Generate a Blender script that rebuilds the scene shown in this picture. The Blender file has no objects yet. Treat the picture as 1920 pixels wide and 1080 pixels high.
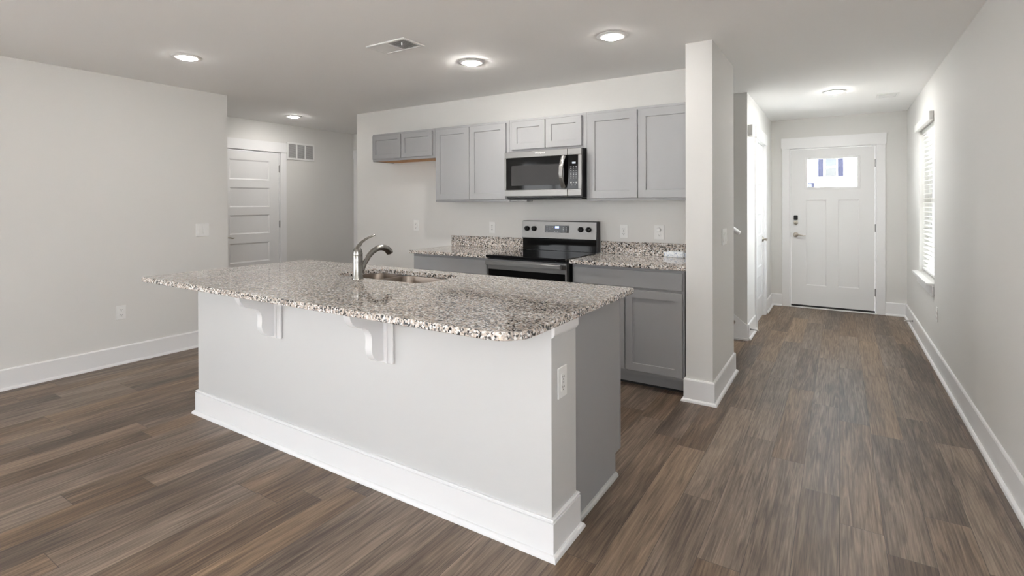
import bpy, bmesh, math, random
from mathutils import Matrix, Vector

random.seed(7)
C = bpy.context.scene.collection
scene = bpy.context.scene

# ------------------------------------------------------------------ camera, world, light, exposure
cam_data = bpy.data.cameras.new('camera')
cam = bpy.data.objects.new('camera', cam_data)
C.objects.link(cam)
cam_data.sensor_fit = 'HORIZONTAL'
cam_data.sensor_width = 36.0
cam_data.lens = 970.2 / 1920 * 36.0
cam_data.shift_y = (386.21 - 540) / 1920
cam_data.clip_start = 0.05
yaw, pitch, roll = -0.5646, -0.0037, -0.0031
cyw, syw = math.cos(yaw), math.sin(yaw)
r0, f0, u0 = Vector((cyw, -syw, 0)), Vector((syw, cyw, 0)), Vector((0, 0, 1))
fw = f0 * math.cos(pitch) + u0 * math.sin(pitch)
u1 = u0 * math.cos(pitch) - f0 * math.sin(pitch)
rt = r0 * math.cos(roll) + u1 * math.sin(roll)
up = u1 * math.cos(roll) - r0 * math.sin(roll)
mw = Matrix((rt, up, -fw)).transposed().to_4x4()
mw.translation = Vector((0, 0, 1.3485))
cam.matrix_world = mw
scene.camera = cam

scene.view_settings.view_transform = 'Standard'
scene.view_settings.look = 'None'
scene.view_settings.gamma = 1.0
scene.view_settings.use_curve_mapping = False
scene.view_settings.exposure = 1.12
scene.cycles.max_bounces = 14
scene.cycles.diffuse_bounces = 9
scene.cycles.glossy_bounces = 6
scene.cycles.transmission_bounces = 8
scene.cycles.transparent_max_bounces = 12
scene.cycles.sample_clamp_indirect = 6.0

SKY = 6.0
SUN = 112.0
LAMP = 260.0
SOFT_LAMP = 66.0
PASSAGE_LAMP = 135.0
HALL_LAMP = 250.0
world = bpy.data.worlds.new('overcast_sky')
scene.world = world
world.use_nodes = True
wn, wl = world.node_tree.nodes, world.node_tree.links
wn.clear()
w_out = wn.new('ShaderNodeOutputWorld')
w_bg = wn.new('ShaderNodeBackground')
w_tc = wn.new('ShaderNodeTexCoord')
w_sep = wn.new('ShaderNodeSeparateXYZ')
w_rmp = wn.new('ShaderNodeValToRGB')
w_rmp.color_ramp.elements[0].position = 0.0
w_rmp.color_ramp.elements[0].color = (0.97, 0.985, 1.0, 1)
w_rmp.color_ramp.elements[1].position = 0.7
w_rmp.color_ramp.elements[1].color = (0.74, 0.86, 1.0, 1)
wl.new(w_tc.outputs['Generated'], w_sep.inputs[0])
wl.new(w_sep.outputs['Z'], w_rmp.inputs[0])
wl.new(w_rmp.outputs[0], w_bg.inputs[0])
wl.new(w_bg.outputs[0], w_out.inputs[0])
w_bg.inputs[1].default_value = SKY


def portal(name, loc, rot, sx, sy):
    """Marks a window opening so that the sky light through it is sampled well."""
    l = bpy.data.lights.new(name, 'AREA')
    l.shape = 'RECTANGLE'
    l.size, l.size_y = sx, sy
    l.cycles.is_portal = True
    o = bpy.data.objects.new(name, l)
    C.objects.link(o)
    o.location = loc
    o.rotation_euler = rot
    return o


HP = math.pi / 2
XL_ = -5.162
sun_data = bpy.data.lights.new('sun', 'SUN')
sun_data.energy = SUN
sun_data.angle = 0.02
sun_data.color = (0.97, 0.985, 1.0)
sun = bpy.data.objects.new('sun', sun_data)
C.objects.link(sun)
sun.rotation_euler = Vector((-0.50, -0.20, -1.0)).to_track_quat('-Z', 'Y').to_euler()
portal('daylight_patio_door', (-1.15, -4.11, 1.04), (HP, 0, 0), 0.9, 2.04)
portal('daylight_added_window', (XL_ - 0.11, -2.2, 1.20), (HP, 0, -HP), 2.8, 2.0)
portal('daylight_side_window', (0.80, 6.06, 1.365), (HP, 0, HP), 0.96, 1.40)
portal('daylight_right_window', (0.80, -1.3, 1.60), (HP, 0, HP), 1.8, 1.2)
portal('daylight_door_glass', (-0.085, 7.76, 1.73), (-HP, 0, 0), 0.56, 0.38)


# ------------------------------------------------------------------ materials
def new_mat(name):
    m = bpy.data.materials.new(name)
    m.use_nodes = True
    n, l = m.node_tree.nodes, m.node_tree.links
    b = n['Principled BSDF']
    return m, n, l, b


def plain(name, col, rough=0.5, metal=0.0, bump=0.0, bscale=300.0, spec=0.5, coat=0.0):
    m, n, l, b = new_mat(name)
    b.inputs['Base Color'].default_value = (*col, 1)
    b.inputs['Roughness'].default_value = rough
    b.inputs['Metallic'].default_value = metal
    b.inputs['Specular IOR Level'].default_value = spec
    b.inputs['Coat Weight'].default_value = coat
    if bump:
        tc = n.new('ShaderNodeTexCoord')
        t = n.new('ShaderNodeTexNoise')
        t.inputs['Scale'].default_value = bscale
        t.inputs['Detail'].default_value = 3
        bp = n.new('ShaderNodeBump')
        bp.inputs['Strength'].default_value = bump
        bp.inputs['Distance'].default_value = 0.002
        l.new(tc.outputs['Object'], t.inputs['Vector'])
        l.new(t.outputs['Fac'], bp.inputs['Height'])
        l.new(bp.outputs[0], b.inputs['Normal'])
    return m


WALL = plain('wall_paint', (0.70, 0.694, 0.676), 0.7, bump=0.12, bscale=260)
CEIL = plain('ceiling_paint', (0.90, 0.897, 0.89), 0.8, bump=0.12, bscale=220)
TRIM = plain('white_trim_paint', (0.80, 0.80, 0.805), 0.32)
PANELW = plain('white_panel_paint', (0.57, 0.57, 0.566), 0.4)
DOORW = plain('white_door_paint', (0.76, 0.76, 0.76), 0.38)
CAB = plain('grey_cabinet_paint', (0.30, 0.302, 0.308), 0.42, bump=0.03, bscale=80)
PLY = plain('raw_plywood', (0.46, 0.21, 0.05), 0.6, bump=0.1, bscale=60)
PLASTIC = plain('white_plastic', (0.80, 0.80, 0.79), 0.3)
DARK = plain('dark_slot', (0.02, 0.02, 0.02), 0.6)
BLACKP = plain('black_plastic', (0.009, 0.009, 0.0095), 0.35, spec=0.3)
BGLASS = plain('black_glass', (0.006, 0.006, 0.007), 0.04, spec=0.5)
DGLASS = plain('dark_door_glass', (0.005, 0.005, 0.005), 0.06, spec=0.14)
MESHWIN = plain('oven_window_screen', (0.020, 0.019, 0.0185), 0.25, bump=0.2, bscale=900, spec=0.2)
NICKEL = plain('satin_nickel', (0.50, 0.46, 0.40), 0.3, 1.0)
HINGE = plain('hinge_nickel', (0.35, 0.35, 0.35), 0.35, 1.0)
RUBBER = plain('white_rubber', (0.75, 0.72, 0.68), 0.6)
CARPET = plain('stair_tread_wood', (0.14, 0.10, 0.075), 0.5)
GALV = plain('grille_grey', (0.55, 0.55, 0.55), 0.5)


def brushed(name, col, rough, axis_scale):
    m, n, l, b = new_mat(name)
    b.inputs['Metallic'].default_value = 1.0
    tc = n.new('ShaderNodeTexCoord')
    mp = n.new('ShaderNodeMapping')
    mp.inputs['Scale'].default_value = axis_scale
    t = n.new('ShaderNodeTexNoise')
    t.inputs['Scale'].default_value = 1.0
    t.inputs['Detail'].default_value = 4
    mr = n.new('ShaderNodeMapRange')
    mr.inputs[3].default_value = rough - 0.06
    mr.inputs[4].default_value = rough + 0.1
    mx = n.new('ShaderNodeMix')
    mx.data_type = 'RGBA'
    mx.inputs[6].default_value = (*[c * 0.82 for c in col], 1)
    mx.inputs[7].default_value = (*col, 1)
    l.new(tc.outputs['Object'], mp.inputs[0])
    l.new(mp.outputs[0], t.inputs['Vector'])
    l.new(t.outputs['Fac'], mr.inputs[0])
    l.new(mr.outputs[0], b.inputs['Roughness'])
    l.new(t.outputs['Fac'], mx.inputs[0])
    l.new(mx.outputs[2], b.inputs['Base Color'])
    return m


STEEL = brushed('brushed_stainless', (0.24, 0.235, 0.228), 0.40, (2, 60, 500))
FAUCET_M = brushed('brushed_faucet_steel', (0.31, 0.298, 0.28), 0.22, (40, 40, 400))
SINK_M = brushed('brushed_sink_steel', (0.26, 0.215, 0.18), 0.36, (200, 200, 10))


def granite():
    m, n, l, b = new_mat('speckled_granite')
    tc = n.new('ShaderNodeTexCoord')
    nz = n.new('ShaderNodeTexNoise')
    nz.inputs['Scale'].default_value = 90
    nz.inputs['Detail'].default_value = 2
    wv = n.new('ShaderNodeMix')
    wv.data_type = 'RGBA'
    wv.blend_type = 'ADD'
    wv.inputs[0].default_value = 0.012
    l.new(tc.outputs['Object'], nz.inputs['Vector'])
    l.new(tc.outputs['Object'], wv.inputs[6])
    l.new(nz.outputs['Color'], wv.inputs[7])
    v = n.new('ShaderNodeTexVoronoi')
    v.inputs['Scale'].default_value = 145
    l.new(wv.outputs[2], v.inputs['Vector'])
    sep = n.new('ShaderNodeSeparateColor')
    l.new(v.outputs['Color'], sep.inputs[0])
    rp = n.new('ShaderNodeValToRGB')
    cr = rp.color_ramp
    cr.interpolation = 'CONSTANT'
    stops = [(0.0, (0.010, 0.010, 0.012)), (0.12, (0.075, 0.073, 0.072)), (0.22, (0.21, 0.20, 0.192)),
             (0.33, (0.45, 0.39, 0.34)), (0.53, (0.56, 0.50, 0.445)), (0.72, (0.74, 0.73, 0.715)), (0.94, (0.36, 0.30, 0.255))]
    cr.elements[0].position = 0
    cr.elements[0].color = (*stops[0][1], 1)
    cr.elements[1].position = stops[1][0]
    cr.elements[1].color = (*stops[1][1], 1)
    for p, c in stops[2:]:
        e = cr.elements.new(p)
        e.color = (*c, 1)
    l.new(sep.outputs[0], rp.inputs[0])
    l.new(rp.outputs[0], b.inputs['Base Color'])
    b.inputs['Roughness'].default_value = 0.03
    b.inputs['Specular IOR Level'].default_value = 0.85
    return m


GRANITE = granite()


def wood_floor():
    m, n, l, b = new_mat('brown_vinyl_planks')
    W, L = 0.1535, 1.22

    def math_(op, a, bb=None):
        q = n.new('ShaderNodeMath')
        q.operation = op
        for i, x in enumerate((a, bb)):
            if x is None:
                continue
            if isinstance(x, (int, float)):
                q.inputs[i].default_value = x
            else:
                l.new(x, q.inputs[i])
        return q.outputs[0]

    tc = n.new('ShaderNodeTexCoord')
    sp = n.new('ShaderNodeSeparateXYZ')
    l.new(tc.outputs['Object'], sp.inputs[0])
    u = math_('ADD', math_('DIVIDE', math_('SUBTRACT', sp.outputs['X'], 0.152), W), 200.0)
    row = math_('FLOOR', u)
    wn1 = n.new('ShaderNodeTexWhiteNoise')
    wn1.noise_dimensions = '1D'
    l.new(row, wn1.inputs['W'])
    v = math_('ADD', math_('DIVIDE', math_('ADD', sp.outputs['Y'], 20.0), L), wn1.outputs['Value'])
    col = math_('FLOOR', v)
    cb = n.new('ShaderNodeCombineXYZ')
    l.new(row, cb.inputs[0])
    l.new(col, cb.inputs[1])
    wn2 = n.new('ShaderNodeTexWhiteNoise')
    wn2.noise_dimensions = '2D'
    l.new(cb.outputs[0], wn2.inputs['Vector'])
    rnd = wn2.outputs['Value']
    fu, fv = math_('FRACT', u), math_('FRACT', v)
    eu = math_('MINIMUM', fu, math_('SUBTRACT', 1.0, fu))
    ev = math_('MINIMUM', fv, math_('SUBTRACT', 1.0, fv))
    gap = math_('MINIMUM', math_('MULTIPLY', eu, W), math_('MULTIPLY', ev, L))
    gmask = n.new('ShaderNodeMapRange')
    gmask.inputs[1].default_value = 0.0004
    gmask.inputs[2].default_value = 0.0016
    l.new(gap, gmask.inputs[0])
    # grain coordinates, different in every plank
    cg = n.new('ShaderNodeCombineXYZ')
    l.new(math_('ADD', sp.outputs['X'], math_('MULTIPLY', rnd, 37.0)), cg.inputs[0])
    l.new(math_('ADD', sp.outputs['Y'], math_('MULTIPLY', rnd, 91.0)), cg.inputs[1])

    def noise(scale, detail, dist, sx, sy):
        mp = n.new('ShaderNodeMapping')
        mp.inputs['Scale'].default_value = (sx, sy, 1)
        t = n.new('ShaderNodeTexNoise')
        t.inputs['Scale'].default_value = scale
        t.inputs['Detail'].default_value = detail
        t.inputs['Distortion'].default_value = dist
        l.new(cg.outputs[0], mp.inputs[0])
        l.new(mp.outputs[0], t.inputs['Vector'])
        return t.outputs['Fac']

    broad = noise(1.0, 3, 0.8, 7, 0.9)
    cath = noise(1.0, 6, 2.2, 30, 1.8)
    fine = noise(1.0, 5, 0.5, 150, 4.0)
    pores = noise(1.0, 3, 0.3, 330, 11.0)
    fac = math_('ADD', math_('ADD', math_('MULTIPLY', broad, 0.30), math_('MULTIPLY', cath, 0.34)),
                math_('ADD', math_('MULTIPLY', fine, 0.26), math_('MULTIPLY', pores, 0.10)))
    fac = math_('ADD', fac, math_('MULTIPLY', math_('SUBTRACT', rnd, 0.5), 0.11))
    rp = n.new('ShaderNodeValToRGB')
    cr = rp.color_ramp
    cr.elements[0].position = 0.37
    cr.elements[0].color = (0.048, 0.031, 0.020, 1)
    cr.elements[1].position = 0.66
    cr.elements[1].color = (0.300, 0.220, 0.152, 1)
    e = cr.elements.new(0.47)
    e.color = (0.112, 0.076, 0.051, 1)
    e = cr.elements.new(0.54)
    e.color = (0.178, 0.127, 0.088, 1)
    l.new(fac, rp.inputs[0])
    # some planks lean grey, some lean tan
    wn3 = n.new('ShaderNodeTexWhiteNoise')
    wn3.noise_dimensions = '2D'
    vo = n.new('ShaderNodeVectorMath')
    vo.operation = 'ADD'
    vo.inputs[1].default_value = (13.7, 5.1, 0)
    l.new(cb.outputs[0], vo.inputs[0])
    l.new(vo.outputs[0], wn3.inputs['Vector'])
    hs = n.new('ShaderNodeHueSaturation')
    sat = n.new('ShaderNodeMapRange')
    sat.inputs[3].default_value = 0.80
    sat.inputs[4].default_value = 1.18
    l.new(wn3.outputs['Value'], sat.inputs[0])
    l.new(sat.outputs[0], hs.inputs['Saturation'])
    l.new(rp.outputs[0], hs.inputs['Color'])
    mx = n.new('ShaderNodeMix')
    mx.data_type = 'RGBA'
    mx.inputs[6].default_value = (0.045, 0.032, 0.024, 1)
    l.new(gmask.outputs[0], mx.inputs[0])
    l.new(hs.outputs[0], mx.inputs[7])
    l.new(mx.outputs[2], b.inputs['Base Color'])
    rr = n.new('ShaderNodeMapRange')
    rr.inputs[3].default_value = 0.50
    rr.inputs[4].default_value = 0.34
    l.new(fine, rr.inputs[0])
    l.new(rr.outputs[0], b.inputs['Roughness'])
    b.inputs['Specular IOR Level'].default_value = 0.42
    bp = n.new('ShaderNodeBump')
    bp.inputs['Strength'].default_value = 0.25
    bp.inputs['Distance'].default_value = 0.0015
    l.new(math_('ADD', math_('MULTIPLY', fine, 0.5), gmask.outputs[0]), bp.inputs['Height'])
    l.new(bp.outputs[0], b.inputs['Normal'])
    return m


FLOOR = wood_floor()


def glass_mat():
    m = bpy.data.materials.new('clear_window_glass')
    m.use_nodes = True
    n, l = m.node_tree.nodes, m.node_tree.links
    n.clear()
    o = n.new('ShaderNodeOutputMaterial')
    t = n.new('ShaderNodeBsdfTransparent')
    t.inputs[0].default_value = (0.96, 0.975, 0.97, 1)
    g = n.new('ShaderNodeBsdfGlossy')
    g.inputs['Roughness'].default_value = 0.02
    f = n.new('ShaderNodeFresnel')
    f.inputs[0].default_value = 1.45
    mx = n.new('ShaderNodeMixShader')
    l.new(f.outputs[0], mx.inputs[0])
    l.new(t.outputs[0], mx.inputs[1])
    l.new(g.outputs[0], mx.inputs[2])
    l.new(mx.outputs[0], o.inputs[0])
    return m


GLASS = glass_mat()


def slat_mat():
    m = bpy.data.materials.new('white_blind_slat')
    m.use_nodes = True
    n, l = m.node_tree.nodes, m.node_tree.links
    n.clear()
    o = n.new('ShaderNodeOutputMaterial')
    d = n.new('ShaderNodeBsdfDiffuse')
    d.inputs[0].default_value = (0.82, 0.81, 0.79, 1)
    t = n.new('ShaderNodeBsdfTranslucent')
    t.inputs[0].default_value = (0.80, 0.78, 0.74, 1)
    mx = n.new('ShaderNodeMixShader')
    mx.inputs[0].default_value = 0.55
    l.new(d.outputs[0], mx.inputs[1])
    l.new(t.outputs[0], mx.inputs[2])
    l.new(mx.outputs[0], o.inputs[0])
    return m


SLAT = slat_mat()


def emit(name, col, s):
    m = bpy.data.materials.new(name)
    m.use_nodes = True
    n, l = m.node_tree.nodes, m.node_tree.links
    n.clear()
    o = n.new('ShaderNodeOutputMaterial')
    e = n.new('ShaderNodeEmission')
    e.inputs[0].default_value = (*col, 1)
    e.inputs[1].default_value = s
    l.new(e.outputs[0], o.inputs[0])
    return m


LENS = emit('lit_led_lens', (1.0, 0.96, 0.90), LAMP)
LENS_SOFT = emit('lit_led_lens_soft', (1.0, 0.965, 0.92), SOFT_LAMP)
LENS_PASSAGE = emit('lit_led_lens_passage', (1.0, 0.965, 0.92), PASSAGE_LAMP)
LENS_HALL = emit('lit_led_lens_bright', (1.0, 0.975, 0.94), HALL_LAMP)
BLUE = emit('blue_clock_digits', (0.25, 0.4, 1.0), 3.0)
PALE = emit('pale_clock_digits', (0.7, 0.75, 0.8), 0.6)
GREYK = plain('grey_key_print', (0.42, 0.42, 0.42), 0.5)
SILVERK = plain('silver_logo_print', (0.78, 0.78, 0.77), 0.35)


def packet_mat():
    m, n, l, b = new_mat('printed_white_wrapper')
    tc = n.new('ShaderNodeTexCoord')
    mp = n.new('ShaderNodeMapping')
    mp.inputs['Scale'].default_value = (90, 60, 160)
    t = n.new('ShaderNodeTexNoise')
    t.inputs['Scale'].default_value = 1.0
    t.inputs['Detail'].default_value = 2
    rp = n.new('ShaderNodeValToRGB')
    rp.color_ramp.elements[0].position = 0.36
    rp.color_ramp.elements[0].color = (0.36, 0.43, 0.55, 1)
    rp.color_ramp.elements[1].position = 0.46
    rp.color_ramp.elements[1].color = (0.84, 0.86, 0.88, 1)
    l.new(tc.outputs['Object'], mp.inputs[0])
    l.new(mp.outputs[0], t.inputs['Vector'])
    l.new(t.outputs['Fac'], rp.inputs[0])
    l.new(rp.outputs[0], b.inputs['Base Color'])
    b.inputs['Roughness'].default_value = 0.25
    return m


PACKET = packet_mat()


def siding_mat(name, col):
    m, n, l, b = new_mat(name)
    b.inputs['Base Color'].default_value = (*col, 1)
    b.inputs['Roughness'].default_value = 0.6
    tc = n.new('ShaderNodeTexCoord')
    w = n.new('ShaderNodeTexWave')
    w.bands_direction = 'Z'
    w.wave_profile = 'SAW'
    w.inputs['Scale'].default_value = 1.9
    bp = n.new('ShaderNodeBump')
    bp.inputs['Strength'].default_value = 0.4
    bp.inputs['Distance'].default_value = 0.01
    l.new(tc.outputs['Object'], w.inputs['Vector'])
    l.new(w.outputs['Fac'], bp.inputs['Height'])
    l.new(bp.outputs[0], b.inputs['Normal'])
    return m


SIDING = siding_mat('white_lap_siding', (0.82, 0.82, 0.82))
SIDING2 = siding_mat('beige_lap_siding', (0.50, 0.46, 0.41))
SHUTTER = plain('slate_blue_shutter', (0.024, 0.025, 0.043), 0.7, spec=0.1)
PANE = plain('reflective_house_pane', (0.02, 0.025, 0.03), 0.02)
PANE.node_tree.nodes['Principled BSDF'].inputs['IOR'].default_value = 1.6
SHINGLE = plain('grey_shingle', (0.16, 0.15, 0.14), 0.85, bump=0.5, bscale=20)
LAWN = plain('dry_lawn', (0.20, 0.19, 0.18), 0.9, bump=0.6, bscale=40)
CONCRETE = plain('pale_concrete', (0.55, 0.54, 0.52), 0.85, bump=0.3, bscale=30)


# ------------------------------------------------------------------ mesh building
class MB:
    def __init__(self, M=None):
        self.bm = bmesh.new()
        self.angle = 26
        self.M = M or Matrix.Identity(4)

    def v(self, *p):
        return self.bm.verts.new(self.M @ Vector(p))

    def face(self, vs):
        try:
            return self.bm.faces.new(vs)
        except ValueError:
            return None

    def quad(self, *ps):
        return self.face([self.v(*p) for p in ps])

    def box(self, x0, x1, y0, y1, z0, z1, bev=0.0, seg=1):
        vs = [self.v(x, y, z) for x in (x0, x1) for y in (y0, y1) for z in (z0, z1)]
        idx = [(0, 1, 3, 2), (4, 6, 7, 5), (0, 4, 5, 1), (2, 3, 7, 6), (0, 2, 6, 4), (1, 5, 7, 3)]
        fs = [self.face([vs[i] for i in q]) for q in idx]
        if bev:
            es = list({e for f in fs for e in f.edges})
            bmesh.ops.bevel(self.bm, geom=es, offset=bev, segments=seg, affect='EDGES', clamp_overlap=True)
        return self

    def prism(self, poly, axis, a0, a1):
        """Polygon given in the two other axes (in x, y, z order), extruded along AXIS."""
        def p(q, a):
            return {'x': (a, q[0], q[1]), 'y': (q[0], a, q[1]), 'z': (q[0], q[1], a)}[axis]
        A = [self.v(*p(q, a0)) for q in poly]
        B = [self.v(*p(q, a1)) for q in poly]
        k = len(poly)
        for i in range(k):
            self.face([A[i], A[(i + 1) % k], B[(i + 1) % k], B[i]])
        self.face(A[::-1])
        self.face(B)
        return self

    def ring(self, c, ax_u, ax_v, ru, rv, seg):
        c, ax_u, ax_v = Vector(c), Vector(ax_u), Vector(ax_v)
        return [self.v(*(c + ax_u * ru * math.cos(2 * math.pi * i / seg) + ax_v * rv * math.sin(2 * math.pi * i / seg))) for i in range(seg)]

    def loft(self, rings, cap=True):
        self.angle = 48
        for A, B in zip(rings, rings[1:]):
            k = len(A)
            for i in range(k):
                self.face([A[i], A[(i + 1) % k], B[(i + 1) % k], B[i]])
        if cap:
            self.face(rings[0][::-1])
            self.face(rings[-1])
        return self

    def lathe(self, prof, c, axis='z', seg=32, cap=True):
        U = {'z': ((1, 0, 0), (0, 1, 0), (0, 0, 1)), 'y': ((1, 0, 0), (0, 0, 1), (0, 1, 0)), 'x': ((0, 1, 0), (0, 0, 1), (1, 0, 0))}[axis]
        c = Vector(c)
        rings = [self.ring(c + Vector(U[2]) * h, U[0], U[1], max(r, 1e-4), max(r, 1e-4), seg) for r, h in prof]
        return self.loft(rings, cap)

    def tube(self, pts, radii, seg=16, flat=1.0):
        pts = [Vector(p) for p in pts]
        rings = []
        for i, p in enumerate(pts):
            t = (pts[min(i + 1, len(pts) - 1)] - pts[max(i - 1, 0)]).normalized()
            ref = Vector((1, 0, 0)) if abs(t.x) < 0.9 else Vector((0, 0, 1))
            a = t.cross(ref).normalized()
            b = t.cross(a).normalized()
            r = radii[i] if isinstance(radii, (list, tuple)) else radii
            rings.append(self.ring(p, a, b, r * flat, r, seg))
        return self.loft(rings)

    def panelled(self, w, h, t, panels, d=0.008, s=0.003, c=0.002, holes=()):
        """A door slab: front at local y=0 facing -y, from (0,0) to (w,h), with sunk panels (x0,z0,x1,z1)."""
        allp = list(panels) + list(holes)
        xs = sorted({c, w - c} | {p[0] for p in allp} | {p[2] for p in allp})
        zs = sorted({c, h - c} | {p[1] for p in allp} | {p[3] for p in allp})
        for x0, x1 in zip(xs, xs[1:]):
            for z0, z1 in zip(zs, zs[1:]):
                mx, mz = (x0 + x1) / 2, (z0 + z1) / 2
                if any(p[0] < mx < p[2] and p[1] < mz < p[3] for p in allp):
                    continue
                self.quad((x0, 0, z0), (x1, 0, z0), (x1, 0, z1), (x0, 0, z1))
        for p in panels:
            o = [(p[0], 0, p[1]), (p[2], 0, p[1]), (p[2], 0, p[3]), (p[0], 0, p[3])]
            i = [(p[0] + s, d, p[1] + s), (p[2] - s, d, p[1] + s), (p[2] - s, d, p[3] - s), (p[0] + s, d, p[3] - s)]
            for k in range(4):
                j = (k + 1) % 4
                self.quad(o[k], o[j], i[j], i[k])
            self.quad(*i)
        for p in holes:
            o = [(p[0], 0, p[1]), (p[2], 0, p[1]), (p[2], 0, p[3]), (p[0], 0, p[3])]
            i = [(q[0], t, q[2]) for q in o]
            for k in range(4):
                j = (k + 1) % 4
                self.quad(o[k], o[j], i[j], i[k])
        f = [(c, 0, c), (w - c, 0, c), (w - c, 0, h - c), (c, 0, h - c)]
        g = [(0, c, 0), (w, c, 0), (w, c, h), (0, c, h)]
        b = [(0, t, 0), (w, t, 0), (w, t, h), (0, t, h)]
        for A, B in ((f, g), (g, b)):
            for k in range(4):
                j = (k + 1) % 4
                self.quad(A[j], A[k], B[k], B[j])
        if holes:
            bx = sorted({0, w} | {p[0] for p in holes} | {p[2] for p in holes})
            bz = sorted({0, h} | {p[1] for p in holes} | {p[3] for p in holes})
            for x0, x1 in zip(bx, bx[1:]):
                for z0, z1 in zip(bz, bz[1:]):
                    if not any(p[0] < (x0 + x1) / 2 < p[2] and p[1] < (z0 + z1) / 2 < p[3] for p in holes):
                        self.quad((x0, t, z0), (x0, t, z1), (x1, t, z1), (x1, t, z0))
        else:
            self.quad(*b[::-1])
        return self

    def sweep(self, path, prof, side=1, closed=False):
        """Profile (out, z) swept along a 2-D path with mitred corners; OUT is to the right of travel for side=1."""
        P = [Vector(p) for p in path]
        k = len(P)
        cols = []
        for i in range(k):
            dirs = []
            if i > 0 or closed:
                dirs.append((P[i] - P[i - 1]).normalized())
            if i < k - 1 or closed:
                dirs.append((P[(i + 1) % k] - P[i]).normalized())
            ns = [Vector((d.y, -d.x)) * side for d in dirs]
            m = ns[0] if len(ns) == 1 else (ns[0] + ns[1]) / (1 + ns[0].dot(ns[1]))
            cols.append([self.v(P[i].x + m.x * o, P[i].y + m.y * o, z) for o, z in prof])
        q = len(prof)
        rng = range(k if closed else k - 1)
        for i in rng:
            A, B = cols[i], cols[(i + 1) % k]
            for j in range(q):
                self.face([A[j], A[(j + 1) % q], B[(j + 1) % q], B[j]])
        if not closed:
            self.face(cols[0])
            self.face(cols[-1][::-1])
        return self

    def build(self, name, mat, parent=None, smooth=True):
        bmesh.ops.recalc_face_normals(self.bm, faces=self.bm.faces)
        me = bpy.data.meshes.new(name)
        self.bm.to_mesh(me)
        self.bm.free()
        me.materials.append(mat)
        if smooth:
            me.polygons.foreach_set('use_smooth', [True] * len(me.polygons))
            me.set_sharp_from_angle(angle=math.radians(self.angle))
        o = bpy.data.objects.new(name, me)
        C.objects.link(o)
        if parent is not None:
            adopt(o, parent)
        return o


ORIGIN = {}


def origin_of(o):
    return ORIGIN.get(o.name, Vector((0, 0, 0)))


def adopt(o, parent):
    o.parent = parent
    o.matrix_parent_inverse = Matrix.Translation(-origin_of(parent))


def thing(name, label, cat, loc, group=None, kind=None):
    o = bpy.data.objects.new(name, None)
    o.empty_display_size = 0.1
    C.objects.link(o)
    o.location = loc
    ORIGIN[o.name] = Vector(loc)
    return tag(o, label, cat, group, kind)


def tag(o, label=None, cat=None, group=None, kind=None):
    if label:
        o['label'] = label
    if cat:
        o['category'] = cat
    if group:
        o['group'] = group
    if kind:
        o['kind'] = kind
    return o


def struct(o, label=None, cat=None):
    return tag(o, label, cat, None, 'structure')


def place(loc, rz=0.0):
    return Matrix.Translation(Vector(loc)) @ Matrix.Rotation(rz, 4, 'Z')


FX = HP      # local -y faces +x, local x runs along +y
FNX = -HP    # local -y faces -x, local x runs along -y


def bar(name, boxes, mat, parent=None, bev=0.0, M=None):
    b = MB(M)
    for q in boxes:
        b.box(*q, bev)
    return b.build(name, mat, parent)


# ------------------------------------------------------------------ room
H = 2.44
XR, XL, YK, YF = 0.672, -5.162, 4.286, 7.658
XD = -6.374          # wall of the five-panel door
XH = -0.769          # hall wall left of the front door
XC0, XC1, YC0, YC1 = -0.890, -0.716, 3.627, 4.440
YB = -4.0

struct(bar('floor', [(-6.6, 0.90, -4.2, 7.85, -0.10, 0.0)], FLOOR), 'brown wood-look plank floor', 'floor')
struct(bar('ceiling', [(-6.6, 0.90, -4.2, 7.85, H, H + 0.12)], CEIL), 'pale grey flat ceiling', 'ceiling')

# right wall with window opening
WY0, WY1, WZ0, WZ1 = 5.580, 6.540, 0.665, 2.065
struct(bar('wall_right', [(XR, XR + 0.15, -4.15, -2.2, 0, H), (XR, XR + 0.15, -0.4, WY0, 0, H), (XR, XR + 0.15, -2.2, -0.4, 0, 1.0), (XR, XR + 0.15, -2.2, -0.4, 2.20, H), (XR, XR + 0.15, WY1, 7.80, 0, H),
                          (XR, XR + 0.15, WY0, WY1, 0, WZ0), (XR, XR + 0.15, WY0, WY1, WZ1, H)], WALL),
       'long pale wall on the right with the blind window', 'wall')
# front wall with door opening
DX0, DX1, DZ = -0.552, 0.376, 2.055
struct(bar('wall_front', [(-1.0, DX0, YF, YF + 0.14, 0, H), (DX1, XR, YF, YF + 0.14, 0, H), (DX0, DX1, YF, YF + 0.14, DZ, H)], WALL),
       'end wall of the hallway around the front door', 'wall')
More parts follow.
